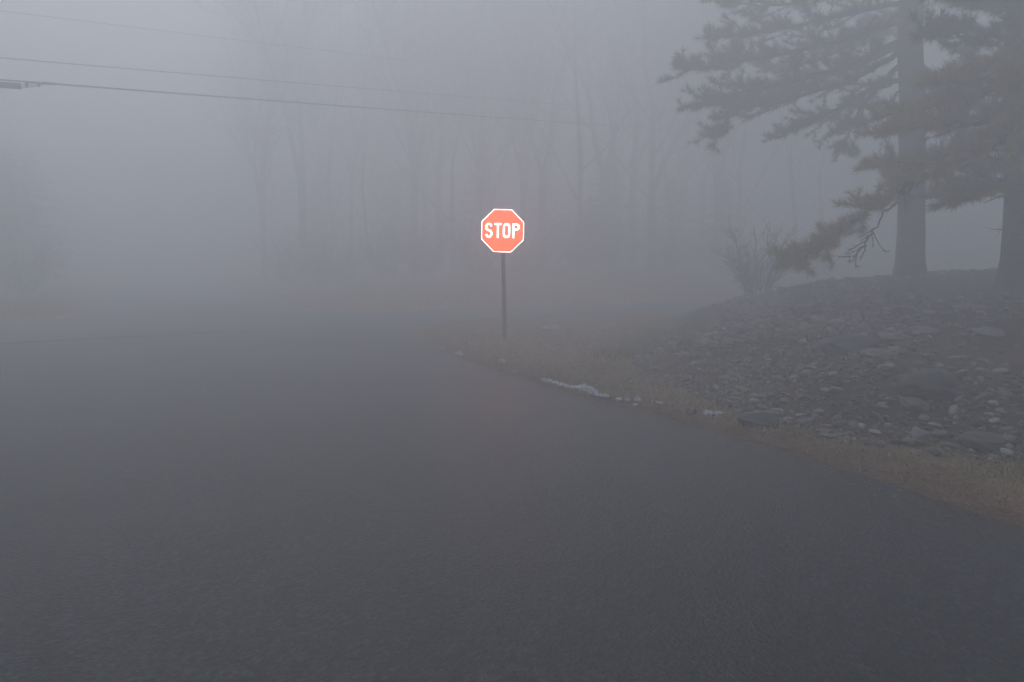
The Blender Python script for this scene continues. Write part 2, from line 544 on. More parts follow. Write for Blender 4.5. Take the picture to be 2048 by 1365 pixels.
def litter(name, x, y, ln, wd, c_lo, c_hi, label, zoff=0.004):
    n = len(x); z = np.maximum(height(x, y), 0) + zoff + rng.uniform(0, 0.012, n)
    an = rng.uniform(0, np.pi * 2, n)
    l = ln * rng.uniform(0.5, 1.3, n) / 2; w = wd * rng.uniform(0.6, 1.2, n) / 2
    d = np.stack([np.cos(an) * l, np.sin(an) * l, rng.uniform(-0.2, 0.35, n) * l], -1)
    s = np.stack([-np.sin(an) * w, np.cos(an) * w, rng.uniform(-0.3, 0.3, n) * w], -1)
    p = np.stack([x, y, z], -1)
    V = np.stack([p - d - s, p + d - s, p + d + s, p - d + s], 1).reshape(-1, 3)
    F = np.arange(n)[:, None] * 4 + np.array([0, 1, 2, 3])
    t = rng.random((n, 1)); c = np.array(c_lo) * (1 - t) + np.array(c_hi) * t
    return tag(link(name, mesh_np(name, V, F, False, np.repeat(c, 4, 0)), M['blade']), label, kind="stuff")
def keep_needles(x, y):
    d = -sdist(x, y, paved)
    m = in_view(x, y) & (x > -3) & (y < 18)
    c = np.exp(-((d - 0.12 + 0.4 * fbm(x, y, 1.6, 3)) / 0.22) ** 2)
    return m * np.where(d < 0, c * 0.35, c)
x, y = scatter(600000, (-3, 6), (3, 18), keep_needles)
litter("pine_needle_litter", x, y, 0.07, 0.004, (0.16, 0.09, 0.055), (0.36, 0.22, 0.14), "rust brown fallen needles drifted along the asphalt edge")
def keep_leaf(x, y):
    d = -sdist(x, y, paved); s = sdist(x, y, toe)
    return in_view(x, y) * (y < 20) * np.where(d > 0, np.where(s > 0, 0.5, 0.35) * np.clip(0.5 + 3 * fbm(x, y, 0.9, 2), 0, 1), np.where(d > -0.5, 0.03, 0.0))
x, y = scatter(160000, (-4, 14), (3, 19), keep_leaf)
litter("leaf_litter", x, y, 0.055, 0.03, (0.07, 0.05, 0.035), (0.20, 0.14, 0.09), "small dead leaves lying over the bank and verge")

# ------------------------------------------------------------------ stones
def rock_mesh(name, seed, sub, sx, sy, sz, rough=0.25, angular=0.0):
    bm = bmesh.new()
    bmesh.ops.create_icosphere(bm, subdivisions=sub, radius=1.0)
    off = Vector((seed * 13.1, seed * 7.7, seed * 3.3))
    for v in bm.verts:
        n = v.co.normalized()
        d = 1 + rough * mnoise.noise(n * 1.3 + off) + rough * 0.45 * mnoise.noise(n * 3.1 + off)
        if angular:
            for k in range(7):
                pn = Vector((math.sin(seed + k * 2.1), math.cos(seed * 1.7 + k * 1.3), math.sin(seed * 0.6 + k * 3.7))).normalized()
                dd = n.dot(pn)
                if dd > 0: d = min(d, (0.8 + 0.2 * ((k * 37) % 5) / 5) / dd if dd > 0.3 else d)
        v.co = Vector((n.x * sx * d, n.y * sy * d, n.z * sz * d))
    me = bpy.data.meshes.new(name)
    bm.to_mesh(me); bm.free()
    for p in me.polygons: p.use_smooth = True
    return me
shapes = [('flat', 1.25, 0.9, 0.42), ('round', 0.95, 0.9, 0.72), ('oblong', 1.55, 0.75, 0.6)]
variants = []
for i in range(12):
    k = shapes[i % 3]
    variants.append((k[0], k[1], k[2], k[3], i))

NS = 120000
sx_, sy_ = scatter(NS, (1.2, 17), (4.6, 19), lambda x, y: (sdist(x, y, toe) > 0.02) * in_view(x, y, 1.05) *
    np.clip(np.exp(-np.clip(sdist(x, y, toe) - 1.6, 0, None) / 2.2) * np.clip(0.55 + 2.6 * fbm(x, y, 0.55, 3), 0.06, 1), 0, 1) *
    np.where((y > 12) & (sdist(x, y, toe) < 0.9), 0.12, 1.0))
ns = len(sx_)
rad = np.clip(rng.lognormal(math.log(0.0225), 0.42, ns), 0.011, 0.050)
rad *= 1 + 0.25 * (sy_ > 9)
sz_ = height(sx_, sy_)
dist = np.sqrt(sx_ ** 2 + sy_ ** 2)
vis = (np.abs(sx_) < 0.685 * sy_) & (sdist(sx_, sy_, toe) < 5.0)
order = np.argsort(-(rad / dist) * vis)
chosen = set(order[:285].tolist())
tones = rng.choice(['dark', 'grey', 'grey', 'grey', 'pale', 'brown'], ns, p=[0.22, 0.19, 0.19, 0.06, 0.18, 0.16])
ico = {}
for vi, (kind, a, b, c, sd_) in enumerate(variants):
    ico[vi] = rock_mesh("stone_shape", sd_ + 1, 1, a, b, c, 0.3)
Vs, Fs, Cs, nv = [], [], [], 0
stone_mesh = {}
tw = {'dark': 'dark', 'grey': 'mid grey', 'pale': 'pale', 'brown': 'brownish'}
def zone(x, y):
    s = float(sdist([x], [y], toe)[0])
    if y > 11.5: return "on the far left end of the bank"
    if s < 0.7: return "at the bank's foot beside the dry grass" if y < 8 else "where the bank's foot bends away"
    if s < 2.0: return "on the lower slope near the right edge" if x / y > 0.55 else "on the lower slope of the bank"
    return "high up on the bank below the two pines"
for i in range(ns):
    vi = int(rng.integers(12)); r = float(rad[i]); rz = float(rng.uniform(0, 6.28))
    tx, ty = rng.normal(0, 0.22, 2)
    if i in chosen:
        key = (vi, tones[i])
        if key not in stone_mesh:
            k = variants[vi]
            me = rock_mesh("stone", vi + 1, 2, k[1], k[2], k[3], 0.3)
            me.materials.append(M['stone_' + tones[i]])
            stone_mesh[key] = me
        o = bpy.data.objects.new("stone", stone_mesh[key])
        COL.objects.link(o)
        o.location = (sx_[i], sy_[i], sz_[i] + 0.3 * r)
        o.scale = (r, r, r)
        o.rotation_euler = (tx, ty, rz)
        tag(o, f"small {tw[tones[i]]} {variants[vi][0]} stone {zone(sx_[i], sy_[i])}", "stone", "stones strewn over the bank")
    else:
        me = ico[vi]
        co = np.empty(len(me.vertices) * 3, np.float32); me.vertices.foreach_get("co", co); co = co.reshape(-1, 3) * r
        ca, sa = math.cos(rz), math.sin(rz)
        xx = co[:, 0] * ca - co[:, 1] * sa; yy = co[:, 0] * sa + co[:, 1] * ca
        zz = co[:, 2] + xx * tx * 0.7 + yy * ty * 0.7
        Vs.append(np.stack([xx + sx_[i], yy + sy_[i], zz + sz_[i] + 0.25 * r], -1))
        if vi not in globals().setdefault('_fc', {}):
            fa = np.empty(len(me.polygons) * 3, np.int32); me.polygons.foreach_get("vertices", fa); _fc[vi] = fa.reshape(-1, 3)
        Fs.append(_fc[vi] + nv); nv += len(co)
        lo, hi = STONE[tones[i]]
        t = rng.random()
        Cs.append(np.tile(np.array(lo) * (1 - t) + np.array(hi) * t, (len(co), 1)))
o = link("gravel", mesh_np("gravel", np.concatenate(Vs), np.concatenate(Fs), True, np.concatenate(Cs)), M['cobble'])
tag(o, "smaller and farther stones covering the bank", kind="stuff")

gx, gy = scatter(60000, (-3, 6), (3, 17), lambda x, y: (x > -3) * np.exp(-((-sdist(x, y, paved) + 0.02) / 0.16) ** 2) * np.clip(0.6 + 2.5 * fbm(x, y, 1.2, 2), 0.03, 1) * 0.55)
gn = len(gx); gz = np.maximum(height(gx, gy), 0.0)
tet = np.array([(1, 0.1, -0.4), (-0.6, 0.8, -0.4), (-0.5, -0.9, -0.4), (0.05, 0.05, 0.75), (0.5, 0.7, 0.3)])
ga = rng.uniform(0, 6.28, gn); gr = rng.uniform(0.003, 0.011, gn)
gv = np.empty((gn, 5, 3))
for k in range(5):
    gv[:, k, 0] = gx + gr * (tet[k, 0] * np.cos(ga) - tet[k, 1] * np.sin(ga))
    gv[:, k, 1] = gy + gr * (tet[k, 0] * np.sin(ga) + tet[k, 1] * np.cos(ga))
    gv[:, k, 2] = gz + gr * (tet[k, 2] + 0.35)
gf = np.arange(gn)[:, None, None] * 5 + np.array([(0, 4, 3), (4, 1, 3), (1, 2, 3), (2, 0, 3), (0, 1, 4), (0, 2, 1)])
gc = np.repeat(rng.choice([0.07, 0.13, 0.22, 0.32], gn)[:, None] * np.array([1.0, 0.95, 0.88]), 5, 0)
tag(link("grit", mesh_np("grit", gv.reshape(-1, 3), gf.reshape(-1, 3), False, gc), M['cobble']), "loose grit and crumbs spilled along the asphalt edge", kind="stuff")

def ground_at(px, py):
    """where the ray through a pixel meets the terrain"""
    d = ray(px, py); o_ = Vector((0, 0, CAM_H)); t = 2.0 / d.y
    for k in range(900):
        p = o_ + d * t
        if p.z <= hz(p.x, p.y): break
        t += 0.03 / d.y
    return Vector((p.x, p.y, hz(p.x, p.y)))
boulders = [  # px, py, width px, height factor, tone, angular, rz, label
    (1520, 848, 85, 0.34, 'dark', 1.0, 0.2, "low flat dark slab half sunk in the grass at the foot of the bank"),
    (1850, 668, 70, 0.30, 'grey', 1.0, 0.5, "long flat rock in the middle of the bank, under the nearer pine trunk"),
    (1785, 678, 60, 0.30, 'grey', 1.0, 0.4, "flat grey rock just left of the long flat one"),
    (1760, 712, 70, 0.28, 'grey', 1.0, 0.5, "thin tilted grey rock directly below the two flat rocks at mid bank"),
    (1690, 705, 95, 0.55, 'dark', 1.0, 0.1, "broad dark boulder left of the tilted flat rocks at mid bank"),
    (1776, 738, 40, 0.45, 'grey', 1.0, 0.9, "wedge shaped grey rock between the two dark boulders"),
    (1860, 785, 120, 0.5, 'dark', 1.0, 0.3, "largest dark boulder, bulging from the stones right of mid bank"),
    (1825, 815, 50, 0.5, 'brown', 1.0, 1.2, "pointed brownish rock at the lower left corner of the largest boulder"),
    (1965, 893, 90, 0.4, 'dark', 1.0, 0.0, "dark low boulder at the foot of the bank near the right edge"),
    (1980, 672, 60, 0.35, 'grey', 1.0, 0.2, "flat grey rock high on the bank left of the rightmost pine trunk"),
    (1825, 888, 42, 0.6, 'brown', 1.0, 0.7, "brownish peaked rock at the lowest row of stones beside the dry grass"),
    (1386, 831, 22, 0.7, 'dark', 1.0, 0.7, "fist sized dark rock in the verge grass beside the two snow lumps"),
    (1840, 879, 48, 0.55, 'grey', 1.0, 0.1, "blocky grey rock on the lowest row of stones at the grass"),
    (1665, 873, 50, 0.22, 'grey', 1.0, 0.05, "narrow grey flat stone at the grass edge right of the sunken slab"),
]
for k, (px, py, w, hf, tone, an, rz, lab) in enumerate(boulders):
    p = ground_at(px, py)
    s = w * p.y / FPX / 2
    me = rock_mesh("boulder", k + 21, 4, 1.0, 0.75, hf, 0.5, 1.0)
    me.materials.append(M['stone_' + tone])
    o = bpy.data.objects.new("boulder" if w > 70 else "rock", me); COL.objects.link(o)
    o.location = (p.x, p.y, p.z + s * hf * 0.25); o.scale = (s * 1.15, s * 1.15, s * 1.15); o.rotation_euler = (0.15, 0.05, rz)
    tag(o, lab, "rock", "large rocks on the bank")

# leftovers of snow
def snow(px, py, w, h, lab, chain=None):
    p = ground_at(px, py)
    s = w * p.y / FPX / 2; hh = h * p.y / FPX
    bm = bmesh.new()
    pts = chain or [(px, py, w, h)]
    for q, (cx, cy, cw, ch) in enumerate(pts):
        c = ground_at(cx, cy)
        a = cw * c.y / FPX / 2; b = ch * c.y / FPX
        r = bmesh.ops.create_icosphere(bm, subdivisions=3, radius=1.0)
        for v in r['verts']:
            n = v.co.normalized()
            d = 1 + 0.5 * mnoise.noise(n * 1.6 + Vector((px, q * 5, 0))) + 0.3 * mnoise.noise(n * 4.5 + Vector((q * 3, px, 2)))
            v.co = c - p + Vector((n.x * a * d, n.y * max(a * 0.5, 0.05) * d, n.z * b * d))
    me = bpy.data.meshes.new("snow_patch"); bm.to_mesh(me); bm.free()
    for pl in me.polygons: pl.use_smooth = True
    me.materials.append(M['snow'])
    o = bpy.data.objects.new("snow_patch", me); COL.objects.link(o); o.location = p + Vector((0, 0, 0.01))
    tag(o, lab, "snow", "leftover snow along the road edge")
G_ = random.Random(3)
ridge = []
for k in range(26):
    t = k / 25
    cx = 1088 + 126 * t; cy = 764 + 33 * t + G_.uniform(-2, 2)
    big = math.exp(-((t - 0.68) / 0.16) ** 2)
    ridge.append((cx, cy - 3 * big, G_.uniform(5, 12) + 14 * big, G_.uniform(2.0, 4.5) + 7 * big))
snow(1150, 780, 20, 6, "long ragged ridge of old snow running along the road edge right of the stop sign", ridge)
snow(885, 702, 10, 3.5, "tiny leftover snow sliver nearest the left tip of the verge")
snow(917, 711, 15, 5, "small snow lump second from the left tip of the verge", [(914, 711, 9, 4), (918, 710, 9, 6), (922, 712, 8, 3)])
snow(1004, 727, 12, 8, "peaked snow lump on the verge just below the foot of the stop sign post")
snow(1028, 748, 5, 4, "speck of snow below the post, next before the long snow ridge")
snow(1237, 803, 16, 3.5, "flat snow strip just past the right end of the long snow ridge")
snow(1254, 805, 11, 3.5, "flat snow crumb between the flat strip and the triangular snow lump")
snow(1275, 803, 16, 5.5, "triangular snow lump further right, behind the flat strips", [(1275, 804, 15, 4), (1275, 803, 9, 7)])
snow(1271, 813, 13, 3, "low snow crumb in front of the triangular snow lump")
snow(1318, 809, 14, 2.5, "thin snow sliver alone in the grass between lump pairs")
snow(1417, 832, 20, 7, "domed snow lump, left one of the pair near the dark fist sized rock")
snow(1436, 831, 18, 4.5, "flatter snow lump, right one of the pair near the dark fist sized rock")
snow(1102, 658, 20, 5, "row of white snow clods on the far verge edge right of the sign post",
     [(1086, 659, 10, 3), (1093, 658, 10, 5), (1101, 658, 10, 7), (1109, 658, 10, 6), (1116, 658, 9, 7)])

# ------------------------------------------------------------------ stop sign
base = U(1010, 681); base.z = hz(base.x, base.y)
stop = empty("stop_sign", base)
tag(stop, "red octagonal STOP sign glowing on a dark steel post at the tip of the verge", "traffic sign")
topc = D(1005.3, 462, base.y - 0.06)
lean = (topc.x - base.x) / (topc.z - base.z)
pb = MB()                                            # U-channel post, leaning a touch
def prof(z):
    cx = lean * z
    return [(cx - 0.035, 0.0, z), (cx - 0.026, -0.002, z), (cx - 0.018, -0.030, z), (cx + 0.018, -0.030, z), (cx + 0.026, -0.002, z), (cx + 0.035, 0.0, z),
            (cx + 0.035, 0.005, z), (cx + 0.022, 0.004, z), (cx + 0.014, -0.024, z), (cx - 0.014, -0.024, z), (cx - 0.022, 0.004, z), (cx - 0.035, 0.005, z)]
zs = np.linspace(-0.3, topc.z - base.z + 0.33, 14)
for z_ in zs: pb.v += [Vector(q) for q in prof(float(z_))]
for i in range(len(zs) - 1):
    for k in range(12):
        a = i * 12 + k; b = i * 12 + (k + 1) % 12
        pb.f.append((a, b, b + 12, a + 12))
pb.f.append(tuple(range(11, -1, -1))); pb.f.append(tuple((len(zs) - 1) * 12 + k for k in range(12)))
pb.build("post", M['steel'], stop)

ROLL = R(1.2)
def octa(r, off=0):
    return [(r / math.cos(R(22.5)) * math.cos(R(22.5 + 45 * k) + off), r / math.cos(R(22.5)) * math.sin(R(22.5 + 45 * k) + off)) for k in range(8)]
face_c = Vector((topc.x - base.x, -0.045, topc.z - base.z))
YAW = R(3)
def sign_obj(name, mb, mat, parent):
    """geometry drawn in the sign's own x/z plane, front towards -y"""
    o = mb.build(name, mat, parent)
    if parent is stop:
        o.location = face_c
        o.rotation_euler = (0, ROLL, YAW)
    return o
def prism(mb, pts, y0, y1):
    """closed outline, y0 = front"""
    n = len(pts); b = len(mb.v)
    mb.v += [Vector((p[0], y0, p[1])) for p in pts] + [Vector((p[0], y1, p[1])) for p in pts]
    for k in range(n):
        mb.f.append((b + k, b + n + k, b + n + (k + 1) % n, b + (k + 1) % n))
    return b, n
HS = 0.378
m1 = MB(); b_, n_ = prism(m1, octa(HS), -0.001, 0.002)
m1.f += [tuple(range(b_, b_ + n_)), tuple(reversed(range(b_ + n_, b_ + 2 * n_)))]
plate = sign_obj("sign_plate", m1, M['retro_red_emit'], stop)
plate.data.materials.append(M['alu'])
for p in plate.data.polygons:
    if p.normal.y > 0.5: p.material_index = 1
def ring(mb, outer, inner, y0, y1):
    n = len(outer); b = len(mb.v)
    for pts, yy in ((outer, y0), (inner, y0), (outer, y1), (inner, y1)):
        mb.v += [Vector((p[0], yy, p[1])) for p in pts]
    for k in range(n):
        j = (k + 1) % n
        mb.f += [(b + k, b + j, b + n + j, b + n + k), (b + k, b + 2 * n + k, b + 2 * n + j, b + j),
                 (b + n + k, b + n + j, b + 3 * n + j, b + 3 * n + k)]
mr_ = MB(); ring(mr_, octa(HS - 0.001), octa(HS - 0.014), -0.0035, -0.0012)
bo = sign_obj("border", mr_, M['retro_white_emit'], plate); bo.parent = plate
def ribbon(mb, path, w, closed=False, y0=-0.0035, y1=-0.0012):
    """stroke of width w along a 2-D path, mitred"""
    n = len(path); Lf, Rt = [], []
    for i, p in enumerate(path):
        a = path[i - 1] if (i > 0 or closed) else None
        c = path[(i + 1) % n] if (i < n - 1 or closed) else None
        p = Vector(p)
        d1 = (p - Vector(a)).normalized() if a is not None else None
        d2 = (Vector(c) - p).normalized() if c is not None else None
        d1 = d1 or d2; d2 = d2 or d1
        n1 = Vector((-d1.y, d1.x)); n2 = Vector((-d2.y, d2.x))
        m = (n1 + n2).normalized(); s = w / 2 / max(0.4, m.dot(n1))
        Lf.append(p + m * s); Rt.append(p - m * s)
    if closed: ring(mb, Lf, Rt, y0, y1); return
    b = len(mb.v)
    for pts, yy in ((Lf, y0), (Rt, y0), (Lf, y1), (Rt, y1)):
        mb.v += [Vector((q.x, yy, q.y)) for q in pts]
    for k in range(n - 1):
        mb.f += [(b + k, b + k + 1, b + n + k + 1, b + n + k), (b + k, b + 2 * n + k, b + 2 * n + k + 1, b + k + 1),
                 (b + n + k, b + n + k + 1, b + 3 * n + k + 1, b + 3 * n + k)]
    mb.f += [(b, b + n, b + 3 * n, b + 2 * n), (b + n - 1, b + 3 * n - 1, b + 4 * n - 1, b + 2 * n - 1)]
def arc(cx, cz, rx, rz, a0, a1, n=9):
    return [(cx + rx * math.cos(R(a0 + (a1 - a0) * k / n)), cz + rz * math.sin(R(a0 + (a1 - a0) * k / n))) for k in range(n + 1)]
W, Hh = 0.035, 0.130
hw = 0.050
S = MB()
h = Hh - W / 2; r = hw * 0.98
ribbon(S, arc(0, h - 0.057, r, 0.057, 14, 222, 13) + arc(0, -h + 0.057, r, 0.057, 42, -166, 13), W)
T = MB()
T.box((0, -0.0024, Hh - W / 2), (0.066, 0.0012, W / 2)); T.box((0, -0.0024, -W / 2), (W / 2, 0.0012, Hh - W / 2))
O_ = MB()
ribbon(O_, arc(0, h - r, r, r, 0, 180, 10) + arc(0, -h + r, r, r, 180, 360, 10), W, True)
P_ = MB()
rb = 0.049
top = h; lo = top - 2 * rb + 0.006
ribbon(P_, [(-0.046, -Hh), (-0.046, top), (0.004, top)] + arc(0.006, top - rb + 0.003, 0.046, rb - 0.003, 85, -85, 9) + [(0.004, lo), (-0.0225, lo)], W)
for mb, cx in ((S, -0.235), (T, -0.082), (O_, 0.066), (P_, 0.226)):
    o = mb.build("letter", M['retro_white_emit'], plate)
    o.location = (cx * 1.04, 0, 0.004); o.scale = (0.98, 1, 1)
for zb in (0.30, -0.30):
    b2 = MB(); b2.tube([(0, -0.001, zb), (0, -0.009, zb)], [0.009, 0.008], 8)
    b2.build("bolt", M['galv'], plate)

# ------------------------------------------------------------------ overhead wires
def wire_path(p0, p1, pext0, pext1, sag=0.12):
    P = [pext0, p0, (p0 + p1) / 2 - Vector((0, 0, sag)), p1, pext1]
    return catmull(P, 16)
def overhead(name, x0, y0, x1, y1, r, lab, mat, cat):
    a = D(x0, y0, 15.0); b = D(x1, y1, 23.0)
    d = (b - a).normalized()
    pts = []
    for k in range(-10, 41):
        t = k / 10
        p = a + (b - a) * t
        p.z -= 0.10 * (1 - ((t - 1.4) / 2.4) ** 2) * 1.0
        p.z += 0.10 * (1 - (1.4 / 2.4) ** 2)
        pts.append(p)
    m = MB(); m.tube(pts, [r] * len(pts), 6)
    o = m.build(name, M[mat], None, True)
    return tag(o, lab, cat, "overhead lines along the crossing road"), a, b
overhead("utility_wire", 0, 22, 870, 126, 0.0042, "thinnest and topmost of the three overhead lines", 'wire', "wire")
overhead("utility_wire", 0, 116, 870, 187, 0.0085, "middle one of the three overhead lines", 'wire', "wire")
_, ca_, cb_ = overhead("utility_cable", 0, 160, 870, 224, 0.0165, "thickest and lowest overhead cable, carrying a splice case", 'cable', "cable")
dirc = (cb_ - ca_).normalized()
def on_cable(px, dz=0.0):
    t = ((px - 0) / 870.0)
    p = ca_ + (cb_ - ca_) * (t * 1.16)
    return Vector((p.x, p.y, p.z - dz))
# exact param: solve for the cable point at a pixel column
def cable_pt(px):
    lo_, hi_ = -1.0, 2.0
    for _ in range(40):
        mid_ = (lo_ + hi_) / 2; p = ca_ + (cb_ - ca_) * mid_
        f_ = p.y * math.cos(PITCH) - (p.z - CAM_H) * math.sin(PITCH)
        q = 1024 + FPX * p.x / f_
        if q < px: lo_ = mid_
        else: hi_ = mid_
    t = mid_
    p.z += -0.10 * (1 - ((t - 1.4) / 2.4) ** 2) + 0.10 * (1 - (1.4 / 2.4) ** 2)
    return p
case = empty("splice_case", cable_pt(-20) - Vector((0, 0, 0.11)))
tag(case, "dark cylindrical splice case hanging under the lowest cable at the left edge", "splice case")
org = case.location.copy()
cA, cB = cable_pt(-45) - Vector((0, 0, 0.095)) - org, cable_pt(41) - Vector((0, 0, 0.095)) - org
mb = MB(); pts = [cA + (cB - cA) * t for t in (0, 0.02, 0.06, 0.5, 0.94, 0.98, 1.0)]
mb.tube(pts, [0.04, 0.058, 0.062, 0.062, 0.062, 0.066, 0.045], 14); mb.build("case_body", M['cable'], case, True)
e = cable_pt(92) - org
mids = [(0.03, 0.0), (-0.005, 0.0), (-0.035, 0.0)]
for dz, _ in mids:
    mb = MB(); s0 = cB + Vector((0, 0, dz)); s1 = cable_pt(78) - Vector((0, 0, 0.03 - dz * 0.9)) - org
    mb.tube([s0, (s0 + s1) / 2, s1, e], [0.007] * 4, 6); mb.build("cable_tail", M['cable'], case, True)
for px in (53, 77):
    mb = MB(); c = cable_pt(px) - org
    mb.box(c - Vector((0, 0, 0.05 if px == 53 else 0.035)), (0.022, 0.018, 0.06 if px == 53 else 0.045)); mb.build("hanger_clip", M['cable'], case)
mb = MB(); c0 = cable_pt(86) - org; c1 = cable_pt(112) - org
mb.tube([c0, c1], [0.03, 0.024], 8); mb.build("clamp", M['cable'], case, True)

# ------------------------------------------------------------------ pines
class Needles:
    def __init__(s): s.p, s.d = [], []
    def tuft(s, p, d): s.p.append(tuple(p)); s.d.append(tuple(d))
    def mesh(s, name, c_lo, c_hi, per=14, ln=0.15, wd=0.0085):
        P = np.array(s.p); Dd = np.array(s.d); n = len(P)
        P = np.repeat(P, per, 0); Dd = np.repeat(Dd, per, 0)
        k = n * per
        v = Dd * 0.7 + rng.normal(0, 0.6, (k, 3)); v[:, 2] += 0.12
        v /= np.linalg.norm(v, axis=1)[:, None]
        l = ln * rng.uniform(0.6, 1.15, k)[:, None]
        sd = np.cross(v, rng.normal(0, 1, (k, 3))); sd /= np.linalg.norm(sd, axis=1)[:, None]
        w = wd / 2
        b0 = P + rng.normal(0, 0.012, (k, 3))
        V = np.stack([b0 - sd * w, b0 + sd * w, b0 + v * l], 1).reshape(-1, 3)
        F = np.arange(k)[:, None] * 3 + np.array([0, 1, 2])
        t = np.repeat(rng.random(n), per)[:, None] * 0.7 + rng.random((k, 1)) * 0.3
        c = np.array(c_lo) * (1 - t) + np.array(c_hi) * t
        return mesh_np(name, V, F, False, np.repeat(c, 3, 0))

def limb(parent, org, ctrl, r0, cols, dens=1.0, start=0.25, tw_len=0.9, tuft_step=0.08, droop=0.0, per=13, bare=False, wd=0.008):
    """one main branch: wood with twigs, and its needles as a sub-part"""
    pts = catmull([Vector(c) for c in ctrl], 7)
    pts = [p + Vector((random.gauss(0, 0.02), random.gauss(0, 0.02), random.gauss(0, 0.02))) if 0 < i < len(pts) - 1 else p for i, p in enumerate(pts)]
    m = len(pts)
    mb = MB(); nd = Needles()
    mb.tube([p - org for p in pts], [max(0.007, r0 * (1 - i / (m - 1)) ** 0.8) for i in range(m)], 6)
    total = sum((pts[i + 1] - pts[i]).length for i in range(m - 1))
    ntw = int(total * 10 * dens)
    for k in range(ntw):
        u = start + (1 - start) * (k + random.random()) / ntw
        f = u * (m - 1); i = min(int(f), m - 2); p = pts[i].lerp(pts[i + 1], f - i)
        d = (pts[i + 1] - pts[i]).normalized()
        side = d.cross(Vector((0, 0, 1))).normalized() * (1 if k % 2 else -1)
        an = random.uniform(0.45, 1.1)
        dr_ = (d * math.cos(an) + side * math.sin(an) * random.uniform(0.5, 1.1) + Vector((0, 0, random.uniform(-0.28, 0.42) - droop))).normalized()
        ln = tw_len * random.uniform(0.3, 1.35) * (1 - 0.62 * (u - start) / (1 - start + 1e-6)) * min(1, 0.45 + 2.2 * (u - start))
        q = [p]; dd = dr_.copy(); ns_ = 5
        for s_ in range(ns_):
            dd = (dd + Vector((random.gauss(0, 0.13), random.gauss(0, 0.13), random.gauss(0.03, 0.1) - droop * 0.1))).normalized()
            q.append(q[-1] + dd * ln / ns_)
        mb.tube([x_ - org for x_ in q], [0.012 * (1 - j / ns_ * 0.65) for j in range(ns_ + 1)], 3, False)
        subs = [(q, 0.3)]
        for b_ in range(3):
            j = random.randint(1, ns_ - 1); s2 = q[j]
            d2 = ((q[j + 1] - q[j]).normalized() + Vector((random.gauss(0, 0.6), random.gauss(0, 0.6), random.gauss(0.05, 0.25)))).normalized()
            l2 = ln * random.uniform(0.25, 0.5)
            qq = [s2, s2 + d2 * l2 * 0.5, s2 + d2 * l2 + Vector((0, 0, 0.03))]
            mb.tube([x_ - org for x_ in qq], [0.006, 0.005, 0.003], 3, False)
            subs.append((qq, 0.15))
        if bare: continue
        for path, s0 in subs:
            for j in range(len(path) - 1):
                a, b = path[j], path[j + 1]
                if (j + 1) / (len(path) - 1) < s0: continue
                L_ = (b - a).length; c_ = max(1, int(L_ / tuft_step + random.random()))
                for t_ in range(c_):
                    nd.tuft(a.lerp(b, (t_ + random.random()) / c_) - org, (b - a).normalized())
            nd.tuft(path[-1] - org, (path[-1] - path[-2]).normalized())
    br = mb.build("branch", M['bark'], parent)
    if not bare and nd.p:
        link("foliage", nd.mesh("foliage", *cols, per=per, wd=wd), M['needle'], br)
    return br

def trunk_mesh(root, org, pts, rads, mat='bark', n=28, flare=0.22):
    P = catmull(pts, 8); m = len(P)
    rr = np.interp(np.linspace(0, 1, m), np.linspace(0, 1, len(rads)), rads)
    mb = MB(); mb.tube([p - org for p in P], list(rr), n)
    for i, v in enumerate(mb.v):
        c = P[min(i // n, m - 1)] - org
        d = v - c
        a = math.atan2(d.y, d.x)
        hgt = c.z
        fl = flare * math.exp(-max(hgt, 0) / 0.28) * (1 + 0.5 * math.cos(a * 5 + 1))
        nz = 0.06 * mnoise.noise(Vector((a * 2.2, hgt * 1.2, 3))) + 0.05 * mnoise.noise(Vector((math.cos(a) * 6, math.sin(a) * 6, hgt * 3)))
        v.x = c.x + d.x * (1 + fl + nz); v.y = c.y + d.y * (1 + fl + nz)
    return mb.build("trunk", M[mat], root, True)

GREEN = ((0.022, 0.032, 0.018), (0.060, 0.075, 0.036))
OLIVE = ((0.20, 0.165, 0.04), (0.46, 0.36, 0.10))
